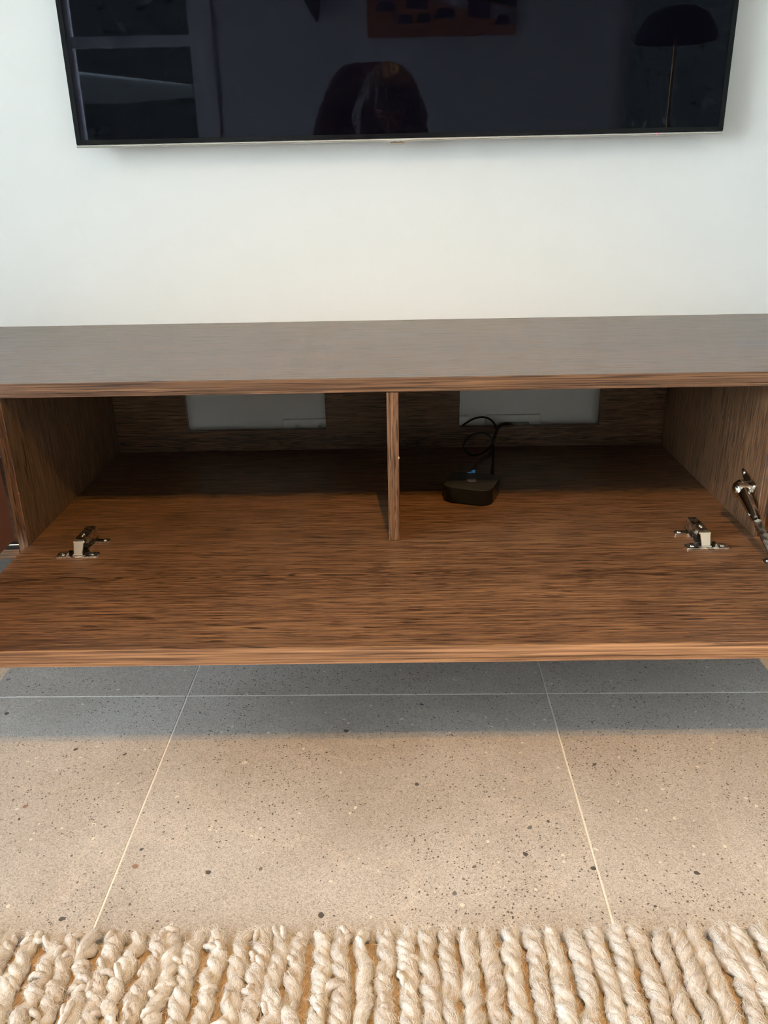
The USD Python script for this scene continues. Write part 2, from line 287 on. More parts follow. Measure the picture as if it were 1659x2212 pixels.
# pale knocks where the laminate is chipped
CHIP = plain('chipped_board', (.62, .50, .36), .8)
chips = [(0.0085, -.5346, .3905, .0016), (-.0090, -.5330, .262, .0008), (-.601, -.5330, .34, .001)]
obj('edge_chip', cat_(*[xf(trimesh.creation.icosphere(1, r), (lx(x), y, z), scale=(.7, .5, 1.5)) for x, y, z, r in chips]), CHIP, con, kind='stuff')

# ---- concealed hinges (parts of the console)
def screw(r=.0042, h=.0014):
    head = m3.Manifold.cylinder(h, r, r*.82, 20)
    for k in range(2): head = head - m3.Manifold.cube((r*1.25, r*.26, h), True).rotate((0, 0, 90*k+35)).translate((0, 0, h))
    return tm(head)
def hinge(x, y, s, label):
    # local: x right, y towards the bay, z up from the flap
    o = (lx(x), y, ZF-.0003)
    L = lambda m, loc=(0, 0, 0), rot=(0, 0, 0): xf(m, np.add(o, loc), rot)
    fl_ = bev(rrect(.067, .0205, .0042), .0028, .0006)
    cup = bev(Point(0, .0045).buffer(.0172, quad_segs=10), .0034, .0006)
    base = obj('hinge', cat_(L(fl_), L(cup, (0, .001, 0))), NICKEL, con, smooth=30, label=label)
    for sx in (-1, 1): obj('screw', L(screw(), (sx*.0235, .0, .0028)), CHROME, base, smooth=30)
    # dark cup opening
    obj('cup_recess', L(bev(rrect(.021, .020, .006), .0008, .0002), (0, .002, .0028)), DARKMETAL, base)
    ax = s*.0035
    # link: bright plate rising from the cup to the arm
    prof = [(-.0085, .0022), (-.0078, .0040), (.0030, .0240), (.0060, .0252), (.0072, .0235), (.0058, .0215), (-.0045, .0022)]
    def xprof(w0, w1, pr):       # tapering extrusion of a y-z profile
        P = []
        for py, pz in pr:
            t = (pz-.002)/.024; w = w0+(w1-w0)*t
            P += [(-w/2, py, pz), (w/2, py, pz)]
        return hull(P)
    obj('link', L(xprof(.0125, .0160, prof), (ax, 0, 0)), plain('link_nickel_%s' % ('a' if s > 0 else 'b'), (.78, .70, .58), .30, 1.0), base)
    obj('hinge_pin', cat_(L(tube([(ax-.0092, .0052, .0222), (ax+.0092, .0052, .0222)], .0017, 12)), L(tube([(ax-.0080, -.0072, .0044), (ax+.0080, -.0072, .0044)], .0018, 12))), CHROME, base, smooth=30)
    obj('cup_lever', cat_(L(hull([(-s*.0105, -.0080, .0028), (-s*.0165, -.0080, .0028), (-s*.0105, -.0072, .0088), (-s*.0125, -.0070, .0090), (-s*.0095, .0045, .0085), (-s*.0140, .0055, .0085), (-s*.0165, .0055, .0028), (-s*.0095, .0055, .0028)]))), NICKEL, base)
    # arm: folded channel running back over the bay floor
    y0, y1 = .0085, .0665
    z0, z1 = .0255, .0240
    w = .0172
    top = hull([(ax-w/2, y0, z0-.0012), (ax+w/2, y0, z0-.0012), (ax-w/2+.001, y0, z0), (ax+w/2-.001, y0, z0), (ax-w/2, y1, z1-.0012), (ax+w/2, y1, z1-.0012), (ax-w/2+.001, y1, z1), (ax+w/2-.001, y1, z1)])
    for q, (yy, ww, hh) in enumerate(((.038, .0062, .0050), (.0535, .0080, .0060))): top = top - m3.Manifold.cube((ww, hh, .01), True).translate((ax, yy, z0))
    sides = [hull([(ax+e*(w/2), y0+.001, z0-.001), (ax+e*(w/2-.0014), y0+.001, z0-.001), (ax+e*w/2, y1, z1-.001), (ax+e*(w/2-.0014), y1, z1-.001),
                   (ax+e*w/2, y0+.004, z0-.0095), (ax+e*(w/2-.0014), y0+.004, z0-.0095), (ax+e*w/2, y1-.002, .0045), (ax+e*(w/2-.0014), y1-.002, .0045)]) for e in (-1, 1)]
    obj('arm', cat_(L(top), *[L(q) for q in sides]), NICKEL, base)
    obj('arm_core', L(cbox(ax-w/2+.002, ax+w/2-.002, y0+.012, y1-.002, .0045, .0195, .001)), DARKMETAL, base)
    for yy, r in ((.0225, .0017), (.0285, .0024), (.046, .0026)): obj('arm_screw', L(screw(r, .0011), (ax, yy, z0-.0003 if yy < .03 else z0-.0030)), CHROME, base, smooth=30)
    # mounting plate on the bay floor with one wing
    wing = unary_union([sbox(-.009, .030, .009, .066), (sbox(-.005, .0475, .031, .0605) if s > 0 else sbox(-.031, .0475, .005, .0605)).buffer(-.004).buffer(.004, quad_segs=4)]).buffer(.0025).buffer(-.005).buffer(.0025, quad_segs=4)
    wing = affinity.translate(wing, ax, 0)
    obj('mounting_plate', L(ext(wing, .0026), (0, 0, .0006)), NICKEL, base)
    obj('screw', L(screw(), (ax+s*.0235, .054, .0032)), CHROME, base, smooth=30)
    obj('plate_block', L(hull([(ax-.0065, .034, .003), (ax+.0065, .034, .003), (ax-.0065, .064, .003), (ax+.0065, .064, .003), (ax-.0055, .038, .0065), (ax+.0055, .038, .0065), (ax-.0055, .062, .0065), (ax+.0055, .062, .0065)])), NICKEL, base)
hinge(-.5065, -.5735, 1, 'nickel concealed hinge at the left of the open flap')
hinge(.4935, -.5735, -1, 'nickel concealed hinge at the right of the open flap')

# ---- lid stay on the right side panel
def P3(*p): return np.array([lx(p[0]), p[1], p[2]])
def plate_x(poly_yz, x0, x1):   # polygon in (y, z) extruded along x
    m = ext(poly_yz, x1-x0); v = m.vertices.copy(); m.vertices = np.c_[v[:, 2]+lx(x0), v[:, 0], v[:, 1]]; m.fix_normals(); return m
tri = Polygon([(-.4640, .3360), (-.5150, .3270), (-.5050, .2990)]).buffer(.004, quad_segs=5)
stay = obj('lid_stay', plate_x(tri, XIR-.0028, XIR-.0002), CHROME, con, smooth=30, label='chrome lid stay arm on the right side panel')
for yy, zz in ((-.4690, .3335), (-.5110, .3245), (-.5035, .3035)):
    obj('screw', xf(trimesh.creation.icosphere(2, .0042), (lx(XIR-.003), yy, zz), scale=(.5, 1, 1)), CHROME, stay, smooth=True)
PIV = np.array([.566, -.4960, .3140]); END = np.array([.5665, -.6390, .2560])
dirv = (END-PIV)/np.linalg.norm(END-PIV)
kn = [tube([P3(XIR-.003, PIV[1], PIV[2]), P3(.5610, PIV[1], PIV[2]), P3(.5590, PIV[1], PIV[2])], [.0130, .0130, .0115], 28)]
obj('pivot', cat_(*kn), CHROME, stay, smooth=35)
obj('pivot_cap', tube([P3(.5592, PIV[1], PIV[2]), P3(.5572, PIV[1], PIV[2]), P3(.5568, PIV[1], PIV[2])], [.0080, .0070, .0001], 24), CHROME, stay, smooth=35)
sleeve = [PIV+np.array([.0045, 0, 0])+dirv*t for t in (-.0165, -.013, .0, .02, .045, .066, .0725, .074)]
obj('sleeve', tube([P3(*p) for p in sleeve], [.0060, .0105, .0118, .0104, .0086, .0078, .0068, .003], 20), CHROME, stay, smooth=35)
side = np.array([-.0075, 0, 0]); nrm = np.cross(dirv, [1, 0, 0]); nrm /= np.linalg.norm(nrm)
obj('adjuster', tube([P3(*(PIV+dirv*.058+np.array([-.0035, 0, 0])+nrm*.000)), P3(*(PIV+dirv*.058+np.array([-.0052, 0, 0])))], [.0030, .0030], 14), CHROME, stay, smooth=35)
obj('ring', tube([P3(*(PIV+np.array([.0045, 0, 0])+dirv*.0700)), P3(*(PIV+np.array([.0045, 0, 0])+dirv*.0760))], .0070, 18), plain('bright_ring', (.85, .85, .86), .10, 1.0), stay, smooth=35)
q0, q1 = PIV+np.array([.0045, 0, 0])+dirv*.03, PIV+np.array([.0045, 0, 0])+dirv*.150
obj('rod', tm(hull([P3(*(q+np.array([a, 0, 0])+nrm*b)) for q in (q0, q1) for a, b in ((-.0048, -.0036), (.0048, -.0036), (-.0056, -.0028), (.0056, -.0028), (-.0056, .0028), (.0056, .0028), (-.0048, .0036), (.0048, .0036))])), NICKEL, stay)
obj('slot', tube([P3(*(PIV+np.array([-.0004, 0, 0])+dirv*t)) for t in (.085, .140)], .0012, 6), DARKMETAL, stay)
brk = affinity.rotate(rrect(.020, .034, .005), 0); brk = affinity.translate(brk, lx(.5680), -.6420)
eb = obj('end_bracket', ext(brk, .0028, ZF-.0001), NICKEL, stay)
obj('bracket_post', xf(cyl(.005, .012, 16), (lx(.5700), -.6390, ZF+.0085)), CHROME, stay, smooth=35)
obj('screw', xf(screw(.004), (lx(.5655), -.6310, ZF+.0027)), CHROME, stay, smooth=30)

# ---------------------------------------------------------------- streaming box and its cables
TH = -.3338
bx = thing('streaming_box', 'small rounded black media box sitting on the right bay floor', 'media box', (.14373, -.33586, ZF), (0, 0, math.degrees(TH)))
sq = rrect(.0926, .0926, .0225, 10); H = .031
def loft(levels):
    rings = [np.array(sq.buffer(d, join_style=1).exterior.coords)[:-1] if False else np.array(sq.exterior.coords)[:-1]*(1+d/.0463) for d, z in levels]
    n = len(rings[0]); V = np.vstack([np.c_[r, np.full(n, z)] for r, (d, z) in zip(rings, levels)]); F = []
    for i in range(len(levels)-1):
        for j in range(n):
            k = (j+1) % n; a, b = i*n, (i+1)*n; F += [(a+j, a+k, b+k), (a+j, b+k, b+j)]
    for base, rev in ((0, True), ((len(levels)-1)*n, False)):
        c = len(V); V = np.vstack([V, V[base:base+n].mean(0)])
        for j in range(n):
            k = (j+1) % n; F.append((c, base+k, base+j) if rev else (c, base+j, base+k))
    m = trimesh.Trimesh(V, F, process=False); m.fix_normals(); return m
obj('body', loft([(-.0035, .0004), (-.0030, .0022), (-.0004, .0026), (0, .0034), (0, .0286), (-.0004, .0299), (-.0012, .0304)]), BOXSIDE, bx, smooth=35)
obj('top_cover', loft([(-.0009, .0300), (-.0012, .0306), (-.0024, .0310)]), BOXTOP, bx, smooth=35)
# fruit emblem: body with a bite and a leaf
u = np.linspace(0, 2*np.pi, 90, endpoint=False)
ap = []
for a in u:
    x, y = math.cos(a), math.sin(a)
    r = .50 + .05*abs(math.cos(a))**1.5 - .10*math.exp(-((a-np.pi/2)/.28)**2) - .06*math.exp(-((a-3*np.pi/2)/.25)**2) - .05*(y < -.2)*abs(x)*.9
    ap.append((x*r*.98, y*r*.98))
apple = Polygon(ap).difference(Point(.66, .06).buffer(.24, quad_segs=10))
leaf = Point(.17, .66).buffer(.26, quad_segs=10).intersection(Point(-.11+.01, .40+.06).buffer(.28+.02, quad_segs=10)); leaf = affinity.translate(leaf, .04, .08)
lg = affinity.scale(unary_union([apple, leaf]), .0175, .0175, origin=(0, 0))
obj('logo', ext(lg, .00025, .03092), LOGO, bx)
obj('port_panel', cbox(-.028, .034, .0445, .0472, .006, .022, .0008), BLACKPLAST, bx)

ETH = [(.1470, -.2965, .2680), (.1502, -.288, .2785), (.1636, -.25, .2829), (.1846, -.2, .2777), (.2008, -.16, .275), (.2062, -.125, .2793), (.212, -.1, .284), (.2193, -.075, .2907), (.2315, -.05, .2975), (.2498, -.03, .2965), (.2616, -.015, .2885), (.2714, -.006, .2800)]
et = thing('network_cable', 'thick grey-black braided cable with a blue clip behind the box', 'cable')
pe = spline(ETH, 110)
obj('cord', tube(pe, .0031, 10), BRAID, et, smooth=True)
pl = ETH[0]
obj('plug', cat_(hull([tuple(np.add((.1485, -.2900, .2700), d)) for d in np.array(np.meshgrid((-.0062, .0062), (-.009, .004), (-.0055, .0060))).reshape(3, -1).T])), BLACKPLAST, et)
obj('blue_clip', cat_(hull([tuple(np.add((.1500, -.2905, .2795), d)) for d in ((-.0045, -.004, -.003), (.0045, -.004, -.003), (-.0040, .004, -.002), (.0045, .004, -.002), (-.002, -.003, .0028), (.0040, -.002, .0034), (.0035, .003, .0034), (0, .003, .0025))]),
    hull([tuple(np.add((.1432, -.2920, .2790), d)) for d in ((-.0045, -.002, -.002), (.004, -.002, -.002), (-.0045, .002, -.002), (.004, .002, -.002), (.004, -.0015, .0008), (.004, .0015, .0008), (-.0045, 0, -.0005))])), BLUE, et, label='blue latch clip')
obj('wall_plug', cat_(hull([tuple(np.add((.2725, -.006, .2780), d)) for d in np.array(np.meshgrid((-.006, .006), (-.008, .0), (-.006, .006))).reshape(3, -1).T])), BLACKPLAST, et)
THN = [(.1815, -.3130, .2620), (.1858, -.2985, .2655), (.1872, -.287, .2766), (.1911, -.26, .2844), (.196, -.225, .3023), (.1962, -.215, .311), (.1922, -.21, .3199), (.1826, -.205, .3266), (.1689, -.2, .3268), (.1552, -.195, .3211), (.1443, -.19, .3084), (.1414, -.18, .2947), (.1459, -.17, .2815), (.155, -.16, .2711), (.1665, -.15, .2652), (.1824, -.14, .2648), (.1954, -.13, .27), (.2052, -.115, .2761), (.2135, -.09, .2825), (.2216, -.06, .291), (.2198, -.05, .2985), (.2146, -.045, .3061), (.204, -.04, .3121), (.192, -.035, .313), (.1769, -.031, .3089), (.1618, -.026, .2992), (.1465, -.0215, .2860), (.138, -.020, .2760)]
pc = thing('power_cable', 'thin black cable looping behind the box up to the wall', 'cable')
obj('cord', tube(spline(THN, 220), .0021, 9), CABLE, pc, smooth=True)
obj('strain_relief', tube([THN[1], THN[2], THN[3]], [.0033, .0031, .0024], 10), CABLE, pc, smooth=True)

# ---------------------------------------------------------------- wall plates seen through the cut-outs
def plate(name, x0, x1, z1, label, zh=.073):
    t = thing(name, label, 'wall plate', ((x0+x1)/2, 0, z1-zh/2))
    m = bev(rrect(x1-x0, zh, .003, 4), .0075, .0012); m = xf(m, (0, -.0002, 0), (np.pi/2, 0, 0)); obj('cover', m, PLATE, t); return t
def ycyl(r, y0, y1, n=24, r2=None): return tube([(0, y0, 0), (0, y1, 0)], [r, r if r2 is None else r2], n)
t = plate('aerial_plate', -.243, -.127, .3062, 'white wall plate with two round aerial sockets, in the left cut-out')
for x in (-.2112, -.1602):
    d = (x+.185, 0, .2905-(.3062-.0365))
    rg = obj('socket', xf(ycyl(.0085, -.0077, -.0105, 28, .0080), d), PLATE, t, smooth=35)
    obj('socket_nut', xf(ycyl(.0064, -.0100, -.0165, 24, .0058), d), PLATE, rg, smooth=35)
    obj('socket_core', xf(ycyl(.0046, -.0160, -.0190, 20, .0040), d), PLATEGREY, rg, smooth=35)
t = plate('network_plate', .2052, .3250, .3092, 'white wall plate with a network socket, in the right cut-out')
zc = .3092-.0365
m = xf(bev(rrect(.0685, .044, .004, 4), .0016, .0004), (.266-.2651, -.0075, .2935-.022-zc), (np.pi/2, 0, 0)); ins = obj('insert', m, PLATEGREY, t)
obj('socket_frame', cbox(.2735-.2651, .2888-.2651, -.0108, -.0088, .272-zc, .2885-zc, .0005), PLATE, ins)
obj('socket_hole', cbox(.2760-.2651, .2864-.2651, -.0112, -.0104, .2740-zc, .2860-zc, .0003), BLACKPLAST, ins)
t = plate('power_plate', .0510, .1670, .2950, 'white power plate at the left edge of the right cut-out')
obj('adaptor', cbox(.018, .0575, -.0140, -.0078, -.010, .0510, .0025), PLATE, t, label='white plug-in adaptor')

# ---------------------------------------------------------------- television
TVY, TVX0, TVX1, TVZ = -.0450, -.5955, .6312, .8655
tv = thing('television', 'wide black flat television with chrome lower trim on the white wall', 'television', (.0178, TVY, TVZ), (0, -.10, 0))
W2 = (TVX1-TVX0)/2; TVH = .705
fr = sbox(-W2, 0, W2, TVH).buffer(-.003).buffer(.003, quad_segs=5)
inner = sbox(-W2+.0085, .0085, W2-.0085, TVH-.0085)
def vert(poly, y0, y1):  # polygon in (x, z), between y0 (front) and y1
    m = ext(poly, y1-y0); m.apply_transform(trimesh.transformations.rotation_matrix(np.pi/2, [1, 0, 0])); m.apply_translation((0, y1, 0)); return m
obj('bezel', vert(fr.difference(inner), 0, .012), BEZEL, tv)
obj('screen', cbox(-W2+.0083, W2-.0083, .0012, .010, .0083, TVH-.0083, .0004), SCREEN, tv)
obj('edge_trim', vert(fr.buffer(.0012).difference(fr.buffer(-.0005)), .0015, .0125), M('edge_acrylic', {'p': ('principled_bsdf', {'base_color': (.05, .075, .07), 'roughness': .12})}), tv)
obj('rear_cover', tm(hull([(x, y, z) for y, i in ((.0125, .02), (.042, .14)) for x in (-W2+i, W2-i) for z in (i*.35+.004, TVH-i)])), BLACKPLAST, tv)
obj('wall_mount', cbox(-.2, .2, .038, .0448, .2, .5, .001), DARKMETAL, tv)
# chrome strip with the central lip
xs = np.r_[-W2+.001, -.033, -.024, -.0150, -.0120, .0105, .0135, .0225, .032, W2-.001]-.0012
zb = np.r_[-.0052, -.0052, -.0064, -.0102, -.0112, -.0112, -.0102, -.0064, -.0052, -.0052]
from scipy.interpolate import PchipInterpolator
xx = np.r_[np.linspace(xs[0], -.04, 8), np.linspace(-.038, .037, 50), np.linspace(.04, xs[-1], 8)]; zz = PchipInterpolator(xs, zb)(xx)
V, F = [], []
for x, z in zip(xx, zz):
    pr = [(.011, .0), (.0005, .0), (-.0022, -.0008), (-.0030, -.0020), (-.0026, z*.55), (-.0010, z*.92), (.0012, z), (.011, z*.9)]
    V += [(x, a, b) for a, b in pr]
n = 8
for i in range(len(xx)-1):
    for j in range(n):
        k = (j+1) % n; a, b = i*n, (i+1)*n; F += [(a+j, b+j, b+k), (a+j, b+k, a+k)]
for b, rv in ((0, 0), ((len(xx)-1)*n, 1)):
    for j in range(1, n-1): F.append((b, b+j, b+j+1) if rv == 0 else (b, b+j+1, b+j))
ms = trimesh.Trimesh(V, F, process=False); ms.fix_normals()
trim = obj('chrome_strip', ms, plain('champagne_chrome', (.66, .65, .60), .30, .55), tv, smooth=50)
tx = meshkit.text_mesh('SAMSUNG', .0044, .0006, True); b = tx.bounds
tx.apply_translation(-(b[0]+b[1])/2); tx.apply_scale([.0250/(b[1][0]-b[0][0]), 1, 1])
tx = xf(tx, (-.0022, -.0026, -.0060), (np.pi/2-.12, 0, 0)); obj('lettering', tx, plain('letter_grey', (.05, .047, .042), .4), trim)
obj('standby_lamp', xf(trimesh.creation.icosphere(2, .0013), (.4895, -.0026, -.0018)), M('standby_red', {'e': ('emission', {'color': (1.0, .02, .05), 'strength': 6.0})}, surface='e.emission'), tv, smooth=True, label='small red standby light')

# ---------------------------------------------------------------- rug of chunky wool ridges
def rug_mat(name, c0, c1):
    return M(name, {'tc': ('texture_coordinate', {}), 'n': ('noise_texture', {'scale': 95.0, 'detail': 4.0, 'roughness': .6}), 'c': ('rgb_ramp', {'ramp': [(.3, c0), (.62, c1)]}),
                    'mf': ('mapping', {'scale': (900, 260, 900)}), 'f': ('noise_texture', {'scale': 1.0, 'detail': 3.0, 'roughness': .7}), 'b': ('bump', {'strength': .9, 'distance': .0014}),
                    'fc': ('rgb_ramp', {'ramp': [(.32, (.70, .66, .61)), (.55, (1.06, 1.06, 1.06))]}), 'm': ('mix', {'mix_type': 'multiply', 'fac': .8}),
                    'p': ('principled_bsdf', {'roughness': .8, 'sheen_weight': .25, 'sheen_roughness': .4, 'specular_ior_level': .25})},
             [('tc.object', 'n.vector'), ('n.fac', 'c.fac'), ('tc.object', 'mf.vector'), ('mf.vector', 'f.vector'), ('f.fac', 'b.height'), ('b.normal', 'p.normal'), ('f.fac', 'fc.fac'), ('c.color', 'm.color1'), ('fc.color', 'm.color2'), ('m.color', 'p.base_color')])
YARN = [rug_mat('wool_pale', (.43, .385, .352), (.605, .58, .565)), rug_mat('wool_warm', (.40, .345, .305), (.57, .535, .51)), rug_mat('wool_cream', (.47, .43, .40), (.645, .625, .61))]
rug = thing('wool_rug', 'chunky cream wool rug of twisted ridges on the tiled floor', 'rug', (0, -1.082, 0))
RX0, RX1, RLEN = -.98, .98, 1.45
obj('backing', cbox(RX0+.006, RX1-.006, -RLEN, -.010, .0005, .0065, .002), rug_mat('rug_backing', (.36, .26, .175), (.55, .43, .31)), rug)
PITCH_R = .0232; fib_p, fib_w = [], []
nrow = int((RX1-RX0)/PITCH_R)
for i in range(nrow):
    xc = RX0 + (i+.5)*PITCH_R + random.uniform(-.0015, .0015)
    chaos = float(np.clip((.16-xc)/.5, .12, 1.0))         # the left of the rug is knobblier
    yy = -np.concatenate([np.arange(0.0, .22, .0022), np.arange(.22, RLEN, .0075)]); ny = len(yy)
    near = abs(xc) < .62
    if not near: yy = yy[::2]; ny = len(yy)
    base = meshkit.noise(np.c_[yy*22, np.full(ny, i*3.1), np.zeros(ny)], 1)-.5
    wx = xc + .0055*(meshkit.noise(np.c_[yy*30, np.full(ny, i*7.7), np.zeros(ny)], 2)-.5)*(1+1.6*chaos)
    lump = .72 + .62*meshkit.noise(np.c_[yy*(52+25*chaos), np.full(ny, i*1.9), np.zeros(ny)], 3)
    pit = .048 - .016*chaos; ms = []
    ph0 = random.uniform(0, 6.28); ns = 3
    turn = random.choice((1, 1, -1))
    for k in range(ns):
        a = turn*2*np.pi*yy/pit + k*2*np.pi/ns + ph0 + (3.5+3.5*chaos)*(meshkit.noise(np.c_[yy*20, np.full(ny, i*5.3+k), np.zeros(ny)], 4)-.5)
        wob = meshkit.noise(np.c_[yy*70, np.full(ny, i*2.3+k*9), np.zeros(ny)], 5)-.5
        rad = .0046*lump + .0030*chaos*wob
        P = np.c_[wx + rad*np.cos(a)*1.08, yy, .0105 + rad*np.sin(a)*1.15 + .0035*base + .003*chaos*wob]
        r = .0055*(.74+.56*meshkit.noise(np.c_[yy*60, np.full(ny, i*4.4+k*3), np.zeros(ny)], 6))
        r = r*np.clip(np.minimum(1, .35+(-yy)/.006), 0, 1)
        P[:, 2] = np.maximum(P[:, 2], r+.0062); ms.append(tube(P, r, 8 if near else 6))
        if near:                # loose fibres lying along the strand and standing off it
            T_, N_, B_ = frames(P); nf = 1150; q = RNG.integers(0, np.sum(yy > -.20)-6, nf); an = RNG.uniform(0, 2*np.pi, (nf, 1))
            e = N_[q]*np.cos(an)+B_[q]*np.sin(an); ok = e[:, 2] > -.2; q, e = q[ok], e[ok]; nf = len(q)
            p0 = P[q]+e*(r[q]*.96)[:, None]; ln = RNG.uniform(.004, .0115, (nf, 1))
            td = T_[q]*RNG.choice((-1, 1), (nf, 1)) + e*RNG.uniform(-.08, .15, (nf, 1)) + RNG.normal(0, .22, (nf, 3)); td /= np.linalg.norm(td, axis=1, keepdims=True); cu = RNG.normal(0, .0014, (nf, 3))
            fib_p.append(np.stack([p0, p0+td*ln*.33+e*.0006, p0+td*ln*.66+cu*.6+e*.0006, p0+td*ln+cu-[0, 0, .0006]], 1).reshape(-1, 3)); fib_w.append(np.tile([.00030, .00030, .00023, .0001], nf))
    if near and chaos > .3:      # short loops standing up between the strands
        for q in range(int(13*chaos)):
            c = np.array([xc+random.uniform(-.008, .008), random.uniform(-.20, -.002), .014]); an = random.uniform(0, np.pi); rr_ = random.uniform(.0045, .0085)
            th = np.linspace(-.4, np.pi+.4, 10); d = np.array([math.cos(an), math.sin(an), 0])
            ms.append(tube(c+np.outer(np.cos(th)*rr_, d)+np.outer(np.sin(th)*rr_*.9, [0, 0, 1])+RNG.normal(0, .0006, (10, 3)), .0026+.0010*np.sin(np.linspace(0, np.pi, 10)), 7))
    obj('yarn_ridge', cat_(*ms), YARN[(i*7+i//3) % 3], rug, smooth=True)
fp = np.concatenate(fib_p).astype(np.float32); fp[:, 2] = np.maximum(fp[:, 2], .002)
bc = UsdGeom.BasisCurves.Define(stage, str(rug.GetPath())+'/fibre_fuzz'); bc.CreateTypeAttr('cubic'); bc.CreateBasisAttr('catmullRom'); bc.CreateWrapAttr('pinned')
bc.CreatePointsAttr(Vt.Vec3fArray.FromNumpy(fp)); bc.CreateCurveVertexCountsAttr(Vt.IntArray.FromNumpy(np.full(len(fp)//4, 4, np.int32)))
bc.CreateWidthsAttr(Vt.FloatArray.FromNumpy(np.concatenate(fib_w).astype(np.float32))); bc.SetWidthsInterpolation('vertex')
UsdShade.MaterialBindingAPI.Apply(bc.GetPrim()).Bind(M('wool_fibre', {'p': ('principled_bsdf', {'base_color': (.655, .625, .595), 'roughness': .7, 'specular_ior_level': .3})})); tag(bc, kind='stuff')

# ---------------------------------------------------------------- twin downlight in the ceiling
dl = thing('twin_downlight', 'white twin recessed downlight in the ceiling behind the camera', 'ceiling light', (LAMP[0][0], (LAMP[0][1]+LAMP[1][1])/2, ZC))
fp_ = sbox(-.075, -.14, .075, .14)
for (lx_, ly_, lz_) in LAMP: fp_ = fp_.difference(Point(0, ly_-(LAMP[0][1]+LAMP[1][1])/2).buffer(.052))
obj('frame', ext(fp_, .006, -.0065), TRIM, dl)
EMIT = M('lamp_glow', {'e': ('emission', {'color': LAMP_COLOR, 'strength': 14.0})}, surface='e.emission')
for (a, b, c) in LAMP:
    d = (0, b-(LAMP[0][1]+LAMP[1][1])/2, c-ZC)
    obj('lamp_head', xf(trimesh.creation.annulus(.036, .050, .045), (0, d[1], -.024)), TRIM, dl, smooth=30)
    l = UsdLux.SphereLight.Define(stage, numbered(str(dl.GetPath())+'/bulb')); l.AddTranslateOp().Set(Gf.Vec3d(0, d[1], d[2]))
    l.AddRotateXYZOp().Set(Gf.Vec3f(26, 4, 0)); l.CreateRadiusAttr(LAMP_RADIUS); l.CreateIntensityAttr(LAMP_STRENGTH); l.CreateColorAttr(Gf.Vec3f(*LAMP_COLOR))
    sa = UsdLux.ShapingAPI.Apply(l.GetPrim()); sa.CreateShapingConeAngleAttr(31.0); sa.CreateShapingConeSoftnessAttr(1.0)
# ---------------------------------------------------------------- the person taking the picture (seen in the screen)
SKIN = M('skin', {'p': ('principled_bsdf', {'base_color': (.46, .27, .20), 'roughness': .5, 'subsurface_weight': .1, 'subsurface_scale': .01})})
SHIRT = paint('shirt_cloth', (.050, .016, .016), .3, 500, .85); JEANS = paint('trouser_cloth', (.012, .013, .020), .3, 600, .85)
HAIR = M('hair_strands', {'tc': ('texture_coordinate', {}), 'm': ('mapping', {'scale': (160, 160, 12)}), 'n': ('noise_texture', {'scale': 1.0, 'detail': 3.0}), 'c': ('rgb_ramp', {'ramp': [(.35, (.045, .030, .020)), (.65, (.20, .155, .115))]}),
                          'b': ('bump', {'strength': .6, 'distance': .003}), 'p': ('principled_bsdf', {'roughness': .45})},
         [('tc.object', 'm.vector'), ('m.vector', 'n.vector'), ('n.fac', 'c.fac'), ('c.color', 'p.base_color'), ('n.fac', 'b.height'), ('b.normal', 'p.normal')])
SHOE = plain('shoe_leather', (.03, .028, .027), .5); EYE = plain('eye_dark', (.03, .025, .02), .2); LIP = plain('lip_skin', (.36, .15, .13), .45)
def ball(p, r, n=20): return m3.Manifold.sphere(r, n).translate(tuple(map(float, p)))
def bone(a, ra, b, rb): return m3.Manifold.batch_hull([ball(a, ra), ball(b, rb)])
def chain(*js): return [bone(js[k][0], js[k][1], js[k+1][0], js[k+1][1]) for k in range(len(js)-1)]
def fuse(ms, ref=.018, it=8):
    m = m3.Manifold.batch_boolean(ms, m3.OpType.Add); t = tm(m.refine_to_length(ref)); t.merge_vertices()
    trimesh.smoothing.filter_taubin(t, iterations=it); return t
PX, PY = -.03, -2.22
pers = thing('person', 'person in a dark maroon shirt bending forward with a phone in both hands', 'person', (PX, PY, 0))
V3 = lambda *p: np.array(p, float)
HEAD = V3(.035, .02, 1.085); hd = V3(.0, .60, -.80)                       # face looks down and forward
NECK, CHEST, WAIST, HIP = V3(-.01, -.13, 1.14), V3(-.050, -.28, 1.165), V3(-.07, -.48, 1.07), V3(-.05, -.68, .92)
SL, SR = V3(-.215, -.20, 1.065), V3(.080, -.20, 1.065)
EL, ER = V3(-.285, .0, .86), V3(.22, .02, .86)
fw = FWD; pc_ = np.array(CAM) - UP*.050 + RIGHT*.022 - FWD*.0065           # centre of the phone, its lens at the camera
local = lambda p: np.asarray(p) - np.array([PX, PY, 0])
WL, WR = local(pc_ - RIGHT*.075 - UP*.055 - FWD*.055), local(pc_ + RIGHT*.075 - UP*.055 - FWD*.055)
bones = []
